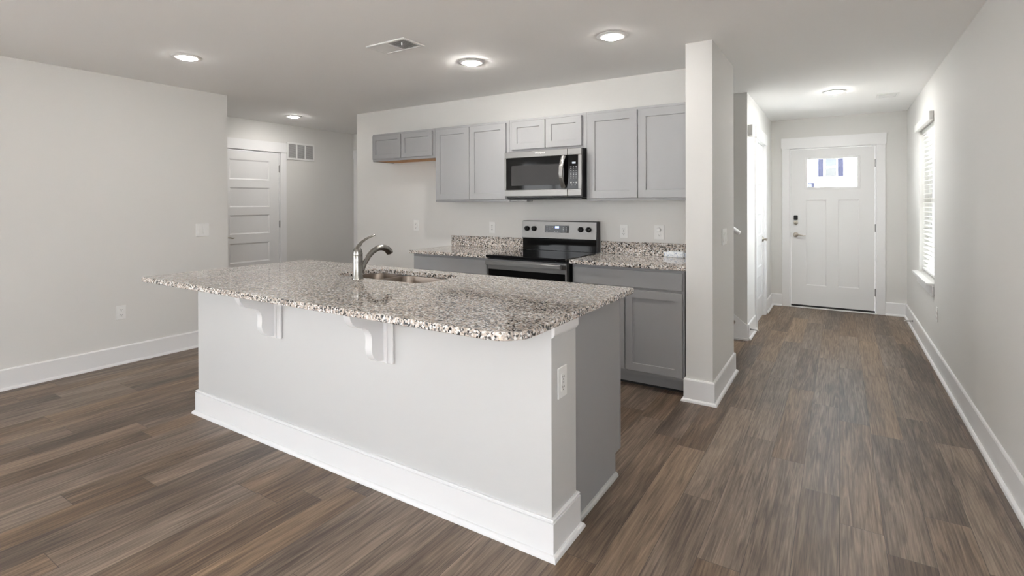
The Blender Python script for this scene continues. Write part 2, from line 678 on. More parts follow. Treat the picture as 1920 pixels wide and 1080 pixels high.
# hall wall left, with door opening
HY0, HY1, HZ = 6.155, 6.915, 2.045
struct(bar('wall_hall', [(XH - 0.12, XH, 5.54, HY0, 0, H), (XH - 0.12, XH, HY1, YF, 0, H), (XH - 0.12, XH, HY0, HY1, HZ, H)], WALL),
       'left wall of the hallway holding the narrow door', 'wall')
struct(bar('wall_stair', [(-2.72, XH - 0.12, 5.54, 5.66, 0, H), (-2.84, -2.72, 4.44, 5.66, 0, H)], WALL),
       'shaded wall along the stairs behind the handrail', 'wall')
struct(bar('wall_column', [(XC0, XC1, YC0, YC1, 0, H)], WALL), 'short white wing wall at the right end of the kitchen', 'wall')
struct(bar('wall_kitchen', [(-4.931, XC0, YK, 4.44, 0, H)], WALL), 'kitchen back wall behind the cabinets and range', 'wall')
struct(bar('wall_left', [(XL - 0.12, XL, -4.15, -3.6, 0, H), (XL - 0.12, XL, -0.8, 2.8456, 0, H), (XL - 0.12, XL, -3.6, -0.8, 0, 0.20), (XL - 0.12, XL, -3.6, -0.8, 2.20, H), (XD, XL - 0.12, 2.7256, 2.8456, 0, H)], WALL),
       'greige wall on the left with the double switch', 'wall')
PY0, PY1, PZ = 3.385, 4.222, 2.052
struct(bar('wall_passage', [(XD - 0.12, XD, 2.70, PY0, 0, H), (XD - 0.12, XD, PY1, 5.60, 0, H), (XD - 0.12, XD, PY0, PY1, PZ, H)], WALL),
       'far left wall holding the five-panel door', 'wall')
struct(bar('wall_passage_end', [(XD, -3.9, 5.47, 5.60, 0, H), (-4.02, -3.9, 4.44, 5.47, 0, H)], WALL),
       'shaded end wall of the passage behind the kitchen', 'wall')
# rear wall behind the camera, with patio door and window openings
struct(bar('wall_rear', [(-5.30, -1.60, YB - 0.15, YB, 0, H), (-0.70, XR, YB - 0.15, YB, 0, H),
                         (-1.60, -0.70, YB - 0.15, YB, 2.06, H)], WALL),
       'rear wall with patio door', 'wall')

BASE = [(0, 0), (0.030, 0), (0.030, 0.006), (0.0265, 0.014), (0.020, 0.0195), (0.014, 0.021), (0.014, 0.146), (0.010, 0.154), (0, 0.155)]


def baseboard(name, paths, label):
    b = MB()
    for p, s in paths:
        b.sweep(p, BASE, s)
    return struct(b.build(name, TRIM), label, 'baseboard')


baseboard('baseboard_right', [([(XR, YF), (XR, YB)], 1)], 'white baseboard along the right wall')
baseboard('baseboard_front', [([(XH, YF), (-0.642, YF)], 1), ([(0.464, YF), (XR - 0.014, YF)], 1)], 'white baseboard beside the front door')
baseboard('baseboard_hall', [([(XH, 7.003), (XH, YF)], 1), ([(XH, 5.54), (XH, 6.066)], 1)], 'white baseboard beside the narrow hall door')
baseboard('baseboard_column', [([(XC0, 3.66), (XC0, YC0), (XC1, YC0), (XC1, YC1), (XC1 - 0.05, YC1)], 1)], 'white baseboard wrapped around the wing wall')
baseboard('baseboard_left', [([(XL, YB), (XL, 2.8456), (XL - 0.08, 2.8456)], 1)], 'white baseboard along the left wall')
baseboard('baseboard_kitchen', [([(-4.931, 4.44), (-4.931, YK), (-3.46, YK)], 1)], 'white baseboard on the kitchen wall left of the cabinets')
baseboard('baseboard_passage', [([(XD, 2.8456), (XD, 3.297)], 1), ([(XD, 4.311), (XD, 5.47)], 1)], 'white baseboard beside the five-panel door')

# stair skirt board on the stair wall
sk = MB()
sk.prism([(XH, 0), (XH, 0.150), (-0.80, 0.172), (-2.40, 1.472), (-2.40, 1.20), (-0.90, 0.0)], 'y', 5.526, 5.5395)
sk.prism([(XH + 0.012, 0), (XH + 0.012, 0.018), (-0.90, 0.018), (-0.90, 0)], 'y', 5.512, 5.526)
struct(sk.build('trim_1', TRIM), 'white skirt board rising beside the stairs', 'trim')


def casing(prefix, M, w, h, side=0.09, head=0.135, over=0.012, parent=None):
    """Flat side casings and a taller head board round an opening of width w and height h, on a wall whose face is local y=0."""
    b = MB(M)
    b.box(-side, 0, -0.018, 0, 0, h, 0.002)
    b.box(w, w + side, -0.018, 0, 0, h, 0.002)
    b.prism([(-side, h), (w + side, h), (w + side + over, h + 0.018), (w + side + over, h + head), (-side - over, h + head), (-side - over, h + 0.018)], 'y', -0.024, 0)
    return b.build('casing', TRIM, parent)


def jamb(M, w, h, depth, parent, off=0.0):
    b = MB(M)
    b.box(-0.001, 0.012, off, depth, 0, h)
    b.box(w - 0.012, w + 0.001, off, depth, 0, h)
    b.box(0.012, w - 0.012, off, depth, h - 0.012, h)
    return b.build('jamb', TRIM, parent)


def lever(M, x, z, direction, parent, mat=NICKEL, y=0.0):
    """Rose with a gently curved lever; direction +1 points along local x."""
    b = MB(M)
    b.lathe([(0.031, y), (0.031, y - 0.005), (0.024, y - 0.013), (0.012, y - 0.016), (0.012, y - 0.045), (0.010, y - 0.05)], (x, 0, z), 'y', 24)
    d = direction
    b.tube([(x, y - 0.043, z), (x + d * 0.025, y - 0.05, z + 0.004), (x + d * 0.06, y - 0.052, z - 0.002), (x + d * 0.09, y - 0.05, z - 0.010), (x + d * 0.112, y - 0.046, z - 0.006)],
           [0.011, 0.010, 0.008, 0.007, 0.005], 12, 0.8)
    return b.build('handle', mat, parent)


def hinges(M, x, zs, parent, y=0.0):
    for z in zs:
        b = MB(M)
        b.box(x - 0.010, x + 0.010, y - 0.002, y + 0.003, z - 0.045, z + 0.045)
        b.lathe([(0.006, -0.048), (0.006, 0.048)], (x, y - 0.004, z), 'z', 10)
        b.build('hinge', HINGE, parent)


# --- front door (door_1)
d1 = thing('door_1', 'white front door with small top window and keypad lock', 'door', (-0.088, YF, 0), kind='structure')
Mf = place((DX0, YF, 0))
casing('front', Mf, DX1 - DX0, DZ, 0.088, 0.138, 0.011, d1)
jamb(Mf, DX1 - DX0, DZ, 0.14, d1)
Ms = place((DX0 + 0.014, YF + 0.006, 0.034))
SW, SH = DX1 - DX0 - 0.028, 2.006
gx0, gx1, gz0, gz1 = 0.180, 0.726, 1.513, 1.882
sl = MB(Ms)
sl.panelled(SW, SH, 0.044, [(0.170, 0.258, 0.394, 1.357), (0.518, 0.258, 0.742, 1.357)], 0.009, 0.012, 0.002, [(gx0, gz0, gx1, gz1)])
sl.build('slab', DOORW, d1)
lf = MB(Ms)
for a in ((gx0 - 0.024, gx0 + 0.006, gz0 - 0.024, gz1 + 0.024), (gx1 - 0.006, gx1 + 0.024, gz0 - 0.024, gz1 + 0.024)):
    lf.box(a[0], a[1], -0.007, 0.0, a[2], a[3], 0.003)
for a in ((gx0 + 0.006, gx1 - 0.006, gz0 - 0.024, gz0 + 0.006), (gx0 + 0.006, gx1 - 0.006, gz1 - 0.006, gz1 + 0.024)):
    lf.box(a[0], a[1], -0.007, 0.0, a[2], a[3], 0.003)
lite = lf.build('window_frame', DOORW, d1)
gp = MB(Ms)
gp.box(gx0, gx1, 0.020, 0.024, gz0, gz1)
adopt(gp.build('glass', GLASS), lite)
lever(Ms, 0.055, 0.905, 1, d1)
db = MB(Ms)
db.box(0.032, 0.078, -0.018, 0, 1.095, 1.158, 0.006)
keypad = tag(db.build('keypad_lock', BLACKP, d1), 'black keypad deadbolt')
dk = MB(Ms)
dk.lathe([(0.026, -0.001), (0.026, -0.012), (0.020, -0.016), (0.008, -0.018)], (0.055, 0, 1.062), 'y', 24)
dk.box(0.050, 0.060, -0.034, -0.016, 1.046, 1.078, 0.003)
dk.build('deadbolt', NICKEL, d1)
lp = MB(Ms)
lp.box(-0.012, -0.001, -0.004, 0.012, 0.875, 0.935)
lp.build('strike_plate', HINGE, d1)
hinges(Ms, SW + 0.006, [0.225, 1.01, 1.80], d1)
th = MB(Mf)
th.box(0.0, DX1 - DX0, -0.030, 0.14, 0.0, 0.011, 0.003)
th.build('threshold', TRIM, d1)
swp = MB(Ms)
swp.box(0.0, SW, 0.006, 0.040, -0.0228, -0.001)
swp.build('door_sweep', DARK, d1)

# --- narrow hall door (door_2)
d2 = thing('door_2', 'narrow white five-panel door in the hallway left wall', 'door', (XH, 6.53, 0), kind='structure')
Mh = place((XH, HY0, 0), FX)
casing('hall', Mh, HY1 - HY0, HZ, 0.086, 0.13, 0.012, d2)
jamb(Mh, HY1 - HY0, HZ, 0.12, d2)
Mhs = place((XH - 0.012, HY0 + 0.014, 0.014), FX)
hw = HY1 - HY0 - 0.028


def five(w, st):
    zs = [(0.245, 0.495), (0.605, 0.855), (0.967, 1.211), (1.310, 1.560), (1.659, 1.913)]
    return [(st, a, w - st, b) for a, b in zs]


MB(Mhs).panelled(hw, 2.017, 0.035, five(hw, 0.115), 0.008, 0.014, 0.002).build('slab', DOORW, d2)
lever(Mhs, hw - 0.055, 0.905, -1, d2)
hinges(Mhs, -0.006, [0.22, 1.02, 1.80], d2)

# --- five-panel passage door (door_3)
d3 = thing('door_3', 'white five-panel door at the far left behind the island', 'door', (XD, 3.80, 0), kind='structure')
Mp = place((XD, PY0, 0), FX)
casing('passage', Mp, PY1 - PY0, PZ, 0.086, 0.13, 0.002, d3)
jamb(Mp, PY1 - PY0, PZ, 0.12, d3)
Mps = place((XD - 0.004, PY0 + 0.014, 0.010), FX)
pw = PY1 - PY0 - 0.028
MB(Mps).panelled(pw, 2.027, 0.035, five(pw, 0.138), 0.009, 0.016, 0.002).build('slab', DOORW, d3)
lever(Mps, 0.062, 0.935, 1, d3)
hinges(Mps, pw + 0.006, [0.22, 1.08, 1.82], d3)

# --- door at the end of the passage, only its casing edge shows (door_4)
d4 = thing('door_4', 'white door casing at the passage end beside the kitchen wall', 'door', (-5.86, 5.47, 0), kind='structure')
Me = place((-6.265, 5.47, 0))
casing('end', Me, 0.80, 2.052, 0.086, 0.13, 0.002, d4)
MB(place((-6.265, 5.462, 0.01))).panelled(0.80, 2.04, 0.006, five(0.80, 0.12), 0.004, 0.01, 0.001).build('slab', DOORW, d4)

# --- patio door and window behind the camera
w5 = thing('door_5', 'white patio door frame in the rear wall', 'door', (-1.15, YB, 0), kind='structure')
bar('frame', [(-1.60, -1.53, -4.11, -4.04, 0, 2.06), (-0.77, -0.70, -4.11, -4.04, 0, 2.06), 
              (-1.60, -0.70, -4.11, -4.04, 1.99, 2.06), (-1.60, -0.70, -4.11, -4.04, 0, 0.06)], TRIM, w5, 0.004)
w2 = thing('added_window_2', 'tall white window frame added for light in the left wall behind the camera', 'window', (XL, -2.2, 0.20), kind='structure')  # unseen window, put in to brighten the right wall
bar('frame', [(XL - 0.11, XL - 0.04, -3.60, -3.54, 0.20, 2.20), (XL - 0.11, XL - 0.04, -0.86, -0.80, 0.20, 2.20), (XL - 0.11, XL - 0.04, -2.23, -2.17, 0.20, 2.20),
              (XL - 0.11, XL - 0.04, -3.60, -0.80, 2.14, 2.20), (XL - 0.11, XL - 0.04, -3.60, -0.80, 0.20, 0.26)], TRIM, w2, 0.004)

w3 = thing('window_3', 'white window frame in the right wall behind the camera', 'window', (XR, -1.3, 1.0), kind='structure')
bar('frame', [(XR + 0.04, XR + 0.11, -2.20, -2.14, 1.0, 2.20), (XR + 0.04, XR + 0.11, -0.46, -0.40, 1.0, 2.20), (XR + 0.04, XR + 0.11, -1.33, -1.27, 1.0, 2.20),
              (XR + 0.04, XR + 0.11, -2.20, -0.40, 2.14, 2.20), (XR + 0.04, XR + 0.11, -2.20, -0.40, 1.0, 1.06)], TRIM, w3, 0.004)

# --- side window (window_1)
w1 = thing('window_1', 'tall white window in the right wall near the front door', 'window', (XR, 6.06, WZ0), kind='structure')
xw0, xw1 = XR + 0.095, XR + 0.135
bar('window_frame', [(xw0, xw1, WY0, WY0 + 0.045, WZ0, WZ1), (xw0, xw1, WY1 - 0.045, WY1, WZ0, WZ1), (xw0, xw1, WY0, WY1, WZ1 - 0.045, WZ1),
                     (xw0, xw1, WY0, WY1, WZ0, WZ0 + 0.05), (xw0 - 0.01, xw1, WY0, WY1, 1.345, 1.390)], TRIM, w1, 0.003)
bar('glass', [(xw1 - 0.018, xw1 - 0.014, WY0 + 0.04, WY1 - 0.04, WZ0 + 0.04, WZ1 - 0.04)], GLASS, w1)
sill = MB()
sill.box(XR - 0.052, XR + 0.095, WY0 + 0.015, WY1 - 0.001, WZ0 - 0.022, WZ0 - 0.001)
sill.box(XR - 0.052, XR - 0.001, WY1 - 0.001, WY1 + 0.10, WZ0 - 0.022, WZ0 - 0.001)
sill.build('window_sill', TRIM, w1)
bar('apron', [(XR - 0.016, XR - 0.0005, WY0 + 0.005, WY1 + 0.06, WZ0 - 0.108, WZ0 - 0.022)], TRIM, w1, 0.003)

# --- blind
bl = thing('window_blind', 'white slatted blind lowered over the side window', 'blind', (XR, 6.06, WZ1))
bar('valance', [(XR - 0.034, XR - 0.001, WY0 + 0.004, WY1 + 0.055, 2.055, 2.128)], PLASTIC, bl, 0.004)
b = MB()
z = WZ0 + 0.075
xs_ = XR + 0.050
while z < WZ1 - 0.03:
    q = []
    for k in range(5):
        a = -1 + k / 2
        q.append((xs_ + a * 0.024, z + a * 0.002 + 0.003 * (1 - a * a)))
    poly = q + [(p[0], p[1] - 0.0025) for p in q[::-1]]
    b.prism(poly, 'y', WY0 + 0.012, WY1 - 0.012)
    z += 0.0435
b.build('slats', SLAT, bl)
cb_ = MB()
for yy in (WY0 + 0.12, WY0 + 0.48, WY1 - 0.12):
    for dx in (-0.026, 0.026):
        cb_.tube([(xs_ + dx, yy, WZ0 + 0.05), (xs_ + dx, yy, WZ1 - 0.01)], 0.0012, 6)
cb_.build('ladder_cords', PLASTIC, bl)
bar('bottom_rail', [(xs_ - 0.026, xs_ + 0.026, WY0 + 0.012, WY1 - 0.012, WZ0 + 0.025, WZ0 + 0.045)], PLASTIC, bl, 0.004)
bar('head_rail', [(xs_ - 0.028, xs_ + 0.028, WY0 + 0.006, WY1 - 0.006, WZ1 - 0.045, WZ1 - 0.002)], PLASTIC, bl, 0.002)


# ------------------------------------------------------------------ island
BX0, BX1, BY0 = -3.515, -0.928, 1.742
isl = thing('kitchen_island', 'white panelled kitchen island with grey cabinet end', 'island', (-2.22, 2.1, 0))
p = MB()
p.box(BX0, BX1, BY0, BY0 + 0.214, 0.0, 0.883)
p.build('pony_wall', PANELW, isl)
pr = [(0, 0), (0.030, 0), (0.030, 0.006), (0.0265, 0.014), (0.020, 0.0195), (0.014, 0.021), (0.014, 0.135), (0.008, 0.1365), (0.008, 0.1405), (0.013, 0.142), (0.013, 0.147), (0.010, 0.150), (0, 0.150)]
MB().sweep([(BX0, BY0 + 0.21), (BX0, BY0), (BX1, BY0), (BX1, BY0 + 0.214), (BX1 - 0.02, BY0 + 0.214)], pr, 1).build('baseboard', TRIM, isl)
capp = [(0, 0.836), (0.004, 0.836), (0.012, 0.846), (0.014, 0.852), (0.014, 0.882), (0, 0.882)]
MB().sweep([(BX1, BY0 + 0.001), (BX1, BY0 + 0.213)], capp, 1).build('cap_moulding', TRIM, isl)
GX = BX1 - 0.014
side = MB()
side.prism([(BY0 + 0.215, 0.0), (2.440, 0.0), (2.440, 0.110), (2.496, 0.110), (2.496, 0.882), (BY0 + 0.215, 0.882)], 'x', GX - 0.018, GX)
side.build('end_panel', CAB, isl)
qr = [(0, 0), (0.016, 0), (0.016, 0.006), (0.013, 0.013), (0.007, 0.018), (0, 0.019)]
MB().sweep([(GX, BY0 + 0.246), (GX, 2.440)], qr, 1).build('shoe_moulding', plain('grey_shoe_moulding', (0.42, 0.42, 0.41), 0.4), isl)
bk = MB()
bk.box(BX0 + 0.03, GX - 0.019, 2.4965, 2.513, 0.110, 0.882)
bk.box(GX - 0.019, GX + 0.001, 2.4965, 2.513, 0.110, 0.882, 0.002)
bk.build('face_frame', CAB, isl)
bar('toe_kick', [(BX0 + 0.03, GX - 0.019, 2.425, 2.438, 0.0, 0.110)], CAB, isl)
bar('far_end_panel', [(BX0 + 0.014, BX0 + 0.032, BY0 + 0.215, 2.496, 0.0, 0.882)], CAB, isl)
xd = BX0 + 0.05
for w_ in (0.60, 0.42, 0.42, 0.60, 0.42):
    MB(place((xd + w_, 2.533, 0.13), math.pi)).panelled(w_ - 0.008, 0.73, 0.019, [(0.06, 0.06, w_ - 0.068, 0.67)]).build('door', CAB, isl)
    xd += w_


def corbel(xr, label):
    c = thing('corbel', label, 'corbel', (xr + 0.015, BY0, 0.745), 'corbels under the island overhang')
    zt = 0.8825
    bar('back_plate', [(xr - 0.088, xr + 0.058, BY0 - 0.014, BY0 - 0.0005, 0.604, zt)], TRIM, c, 0.004)
    bar('rib', [(xr + 0.014, xr + 0.028, BY0 - 0.020, BY0 - 0.014, 0.606, zt)], TRIM, c, 0.003)
    pts = [(BY0 - 0.014, zt), (1.528, zt), (1.530, 0.858), (1.536, 0.838), (1.548, 0.818), (1.566, 0.802), (1.590, 0.793), (1.616, 0.787), (1.636, 0.776),
           (1.650, 0.759), (1.657, 0.738), (1.658, 0.712), (1.656, 0.684), (1.660, 0.660), (1.670, 0.640), (1.686, 0.625), (1.706, 0.617), (BY0 - 0.014, 0.615)]
    b = MB()
    b.prism(pts, 'x', xr - 0.044, xr)
    b.build('bracket', TRIM, c)


corbel(-2.672, 'white scrolled corbel under the island top, left one nearer the left wall')
corbel(-1.812, 'white scrolled corbel under the island top, right one below the faucet')


# ------------------------------------------------------------------ granite tops
def rounded(x0, x1, y0, y1, radii, seg=10):
    """Counter-clockwise outline from the lower left corner; radii in order ll, lr, ur, ul."""
    out = []
    cs = [(x0, y0, 1, 1, 180), (x1, y0, -1, 1, 270), (x1, y1, -1, -1, 0), (x0, y1, 1, -1, 90)]
    for (x, y, sx, sy, a0), r in zip(cs, radii):
        if r < 1e-5:
            out.append((x, y))
            continue
        cx, cy = x + sx * r, y + sy * r
        for k in range(seg + 1):
            a = math.radians(a0 + 90 * k / seg)
            out.append((cx + r * math.cos(a), cy + r * math.sin(a)))
    return out


def inset(poly, d):
    k = len(poly)
    res = []
    for i in range(k):
        a, b_, c_ = Vector(poly[i - 1]), Vector(poly[i]), Vector(poly[(i + 1) % k])
        e1, e2 = (b_ - a).normalized(), (c_ - b_).normalized()
        n1, n2 = Vector((-e1.y, e1.x)), Vector((-e2.y, e2.x))
        m = (n1 + n2) / (1 + n1.dot(n2))
        res.append(tuple(b_ + m * d))
    return res


def slab(outline, z0, z1, hole=None, r=0.003):
    b = MB()
    b.angle = 12

    def wall(poly, sgn):
        lv = [(z0, r), (z0 + r, 0), (z1 - r, 0), (z1 - r * 0.3, r * 0.3), (z1, r)]
        loops = []
        for zz, ins in lv:
            loops.append([b.v(q[0], q[1], zz) for q in inset(poly, ins * sgn)])
        for A, B in zip(loops, loops[1:]):
            k = len(A)
            for i in range(k):
                b.face([A[i], A[(i + 1) % k], B[(i + 1) % k], B[i]])
        return loops[0], loops[-1]

    lo, hi = wall(outline, 1)
    los, his = [lo], [hi]
    if hole:
        l2, h2 = wall(hole, -1)
        los.append(l2)
        his.append(h2)
    for grp in (los, his):
        es = []
        for lp_ in grp:
            for i in range(len(lp_)):
                e = b.bm.edges.get((lp_[i], lp_[(i + 1) % len(lp_)]))
                es.append(e)
        bmesh.ops.triangle_fill(b.bm, use_beauty=True, edges=es)
    return b


IX0, IX1, IY0, IY1 = -3.573, -0.900, 1.445, 2.598
SX0, SX1, SY0, SY1 = -2.665, -1.935, 2.120, 2.490
hole = rounded(SX0, SX1, SY0, SY1, [0.085] * 4, 10)
top = slab(rounded(IX0, IX1, IY0, IY1, [0.004, 0.125, 0.004, 0.004], 14), 0.884, 0.914, hole)
tag(top.build('island_countertop', GRANITE), 'large speckled granite slab on the island with a sink cutout', 'countertop')

# sink, two bowls under the cutout
sk_ = thing('kitchen_sink', 'stainless double-bowl sink set under the island granite', 'sink', (-2.30, 2.305, 0.70))


def bowl(x0, x1, y0, y1, zt, depth, r):
    b = MB()
    loops = []
    for ins, zz in ((-0.012, zt), (0.0, zt), (0.003, zt - 0.01), (0.006, zt - depth + 0.05), (0.014, zt - depth + 0.02), (0.035, zt - depth + 0.004), (0.06, zt - depth)):
        pl = rounded(x0 + ins, x1 - ins, y0 + ins, y1 - ins, [max(r - ins * 0.5, 0.01)] * 4, 8)
        loops.append([b.v(q[0], q[1], zz) for q in pl])
    for A, B in zip(loops, loops[1:]):
        k = len(A)
        for i in range(k):
            b.face([A[i], A[(i + 1) % k], B[(i + 1) % k], B[i]])
    b.face(loops[-1])
    b.angle = 60
    return b


bowl(SX0 - 0.004, -2.415, SY0 - 0.004, SY1 + 0.004, 0.883, 0.20, 0.075).build('bowl', SINK_M, sk_)
bowl(-2.390, SX1 + 0.004, SY0 - 0.004, SY1 + 0.004, 0.883, 0.22, 0.085).build('bowl', SINK_M, sk_)
for x_, zz in ((-2.54, 0.684), (-2.16, 0.664)):
    MB().lathe([(0.045, 0.0), (0.045, 0.004), (0.036, 0.005), (0.034, 0.001), (0.006, 0.001)], (x_, 2.305, zz), 'z', 24).build('drain', FAUCET_M, sk_)

# faucet
fx, fy, fz = -2.382, 2.072, 0.9145
fa = thing('faucet', 'brushed steel single-lever faucet standing beside the island sink', 'faucet', (fx, fy, fz))
MB().lathe([(0.033, 0.0), (0.033, 0.004), (0.029, 0.010), (0.0285, 0.10), (0.0285, 0.136), (0.0275, 0.138)], (fx, fy, fz), 'z', 32).build('base', FAUCET_M, fa)
lv = MB()
lv.lathe([(0.0285, 0.140), (0.0285, 0.147), (0.0265, 0.160), (0.0225, 0.173), (0.015, 0.184), (0.006, 0.188)], (fx, fy, fz), 'z', 32)
lv.tube([(fx, fy - 0.008, fz + 0.150), (fx, fy - 0.004, fz + 0.172), (fx, fy + 0.008, fz + 0.192), (fx, fy + 0.030, fz + 0.212), (fx, fy + 0.060, fz + 0.228), (fx, fy + 0.095, fz + 0.240), (fx, fy + 0.124, fz + 0.247), (fx, fy + 0.134, fz + 0.249)],
        [0.024, 0.0195, 0.0135, 0.0092, 0.0074, 0.0068, 0.0066, 0.004], 16, 0.85)
lv.build('lever', FAUCET_M, fa)
sp = MB()
sp.tube([(fx, fy + 0.010, fz + 0.030), (fx, fy + 0.028, fz + 0.055), (fx, fy + 0.050, fz + 0.088), (fx, fy + 0.082, fz + 0.125), (fx, fy + 0.118, fz + 0.152), (fx, fy + 0.158, fz + 0.168), (fx, fy + 0.190, fz + 0.169)],
        [0.020, 0.020, 0.0175, 0.0165, 0.0165, 0.0172, 0.018], 18)
sp.build('spout', FAUCET_M, fa)
sh = MB()
sh.tube([(fx, fy + 0.1905, fz + 0.169), (fx, fy + 0.212, fz + 0.165), (fx, fy + 0.236, fz + 0.154), (fx, fy + 0.252, fz + 0.138), (fx, fy + 0.256, fz + 0.130)],
        [0.0185, 0.0195, 0.021, 0.0225, 0.021], 18)
sh.build('spray_head', FAUCET_M, fa)


# ------------------------------------------------------------------ kitchen cabinets
def shaker(M, w, h, fr, parent, name='door'):
    return MB(M).panelled(w, h, 0.019, [(fr, fr, w - fr, h - fr)], 0.009, 0.002, 0.0025).build(name, CAB, parent)


UF = 3.981          # upper face frame plane


def upper(x0, x1, z0, z1, doors, dz0, dz1, label, bottom, fr=0.057):
    c = thing('wall_cabinet', label, 'cabinet', ((x0 + x1) / 2, YK, z0), 'grey wall cabinets above the counters')
    b = MB()
    e = 0.0008
    x0, x1 = x0 + e, x1 - e
    b.box(x0, x0 + 0.016, UF, YK - 0.001, z0, z1)
    b.box(x1 - 0.016, x1, UF, YK - 0.001, z0, z1)
    b.box(x0 + 0.016, x1 - 0.016, UF, YK - 0.001, z1 - 0.016, z1)
    b.box(x0 + 0.016, x1 - 0.016, UF, UF + 0.019, z0, z1 - 0.016)
    b.build('carcass', CAB, c)
    tag(bar('bottom_panel', [(x0 + 0.016, x1 - 0.016, UF + 0.019, YK - 0.001, z0 + 0.004, z0 + 0.014)], bottom, c), 'raw plywood underside' if bottom is PLY else None)
    for a, b_ in doors:
        shaker(place((a, UF - 0.0195, dz0)), b_ - a, dz1 - dz0, fr, c)


upper(-4.327, -3.427, 1.816, 2.112, [(-4.314, -3.890), (-3.884, -3.462)], 1.838, 2.090,
      'short dark grey wall cabinet at the far left with raw plywood underside', PLY, 0.050)
upper(-3.427, -2.545, 1.372, 2.112, [(-3.412, -2.996), (-2.990, -2.578)], 1.393, 2.090,
      'tall grey two-door wall cabinet left of the microwave', CAB)
upper(-2.545, -1.783, 1.815, 2.112, [(-2.512, -2.170), (-2.164, -1.822)], 1.838, 2.090,
      'short light grey wall cabinet directly above the microwave', CAB, 0.055)
upper(-1.783, -0.892, 1.372, 2.112, [(-1.766, -1.346), (-1.338, -0.915)], 1.393, 2.090,
      'tall light grey two-door wall cabinet right of the microwave against the wing wall', CAB, 0.062)

LF = 3.676


def lower(x0, x1, drawer, doors, label, filler=None):
    c = thing('base_cabinet', label, 'cabinet', ((x0 + x1) / 2, YK, 0), 'grey base cabinets along the kitchen wall')
    b = MB()
    b.box(x0, x1, LF, YK - 0.001, 0.105, 0.883)
    b.build('carcass', CAB, c)
    bar('toe_kick', [(x0 + 0.002, x1 - 0.002, 3.758, 3.770, 0.016, 0.105)], CAB, c)
    tag(bar('toe_gap_shade', [(x0 + 0.002, x1 - 0.002, 3.762, 3.775, 0.0, 0.0158)], DARK, c), 'black strip standing for the shaded gap under the toe kick')  # black strip in place of the shade below the kick board
    MB(place((drawer[0], LF - 0.0195, 0.738))).panelled(drawer[1] - drawer[0], 0.126, 0.019, [], 0.0, 0.0, 0.003).build('drawer', CAB, c)
    for a, b_ in doors:
        shaker(place((a, LF - 0.0195, 0.132)), b_ - a, 0.588, 0.055, c)


lower(-3.440, -2.560, (-3.424, -2.578), [(-3.424, -3.004), (-2.998, -2.578)], 'grey base cabinet left of the range, mostly behind the island')
lower(-1.768, -0.910, (-1.750, -0.922), [(-1.750, -1.340), (-1.334, -0.922)], 'grey base cabinet right of the range against the wing wall')


def counter(x0, x1, label):
    c = thing('granite_countertop', label, 'countertop', ((x0 + x1) / 2, 3.95, 0.884), 'granite counters along the kitchen wall')
    slab(rounded(x0, x1, 3.630, YK - 0.001, [0.004] * 4, 2), 0.8845, 0.914).build('slab', GRANITE, c)
    bar('backsplash', [(x0 + 0.002, x1 - 0.002, YK - 0.021, YK - 0.0015, 0.9142, 1.022)], GRANITE, c, 0.002)


counter(-3.462, -2.551, 'granite counter with low backsplash left of the range')
counter(-1.778, -0.892, 'granite counter with low backsplash right of the range')

# white wrapped packet on the right counter
pk = MB()
pk.box(-1.190, -1.048, 4.205, 4.258, 0.9148, 0.962, 0.008, 2)
pkt = thing('paper_packet', 'small white wrapped packet with blue print on the right counter', 'packet', (-1.12, 4.23, 0.9148))
pk.build('wrapper', PACKET, pkt)
bar('flap', [(-1.215, -1.189, 4.228, 4.232, 0.917, 0.955)], PACKET, pkt, 0.001)
bar('flap', [(-1.049, -1.030, 4.228, 4.232, 0.917, 0.955)], PACKET, pkt, 0.001)

# ------------------------------------------------------------------ microwave
MX0, MX1, MZ0, MZ1, MF = -2.541, -1.787, 1.400, 1.812, 3.886
mwv = thing('microwave', 'stainless over-range microwave with black glass door', 'microwave', (-2.164, YK, MZ0))
bar('body', [(MX0 + 0.003, MX1 - 0.003, MF + 0.030, YK - 0.001, MZ0, MZ1)], BLACKP, mwv, 0.003)
DXs = -1.914
door = MB()
door.box(MX0, DXs - 0.0015, MF, MF + 0.029, 1.755, MZ1 - 0.002, 0.003)
door.box(MX0, DXs - 0.0015, MF, MF + 0.029, MZ0 + 0.014, 1.474, 0.004)
door.box(MX0, MX0 + 0.018, MF, MF + 0.029, 1.4742, 1.7548)
dr = door.build('door', STEEL, mwv)
mg = bar('door_glass', [(MX0 + 0.018, DXs - 0.0015, MF + 0.002, MF + 0.028, 1.4742, 1.7548)], DGLASS)
adopt(mg, dr)
wn_ = MB()
wn_.box(-2.468, -1.985, MF + 0.0005, MF + 0.002, 1.510, 1.686, 0.0004)
adopt(wn_.build('door_window', MESHWIN), dr)
hnd = MB()
hp = []
for k in range(13):
    t = k / 12
    hp.append((-1.948 - 0.004 * math.sin(math.pi * t), MF - 0.010 - 0.040 * math.sin(math.pi * t), 1.484 + 0.262 * t))
rings = []
for q in hp:
    rings.append([hnd.v(q[0] - 0.021, q[1], q[2]), hnd.v(q[0] - 0.016, q[1] - 0.006, q[2]), hnd.v(q[0] + 0.016, q[1] - 0.006, q[2]), hnd.v(q[0] + 0.021, q[1], q[2]),
                  hnd.v(q[0] + 0.016, q[1] + 0.007, q[2]), hnd.v(q[0] - 0.016, q[1] + 0.007, q[2])])
hnd.loft(rings)
hnd.box(-1.966, -1.932, MF - 0.012, MF + 0.002, 1.478, 1.500, 0.002)
hnd.box(-1.966, -1.932, MF - 0.012, MF + 0.002, 1.730, 1.752, 0.002)
adopt(hnd.build('handle', STEEL), dr)
cp_ = MB()
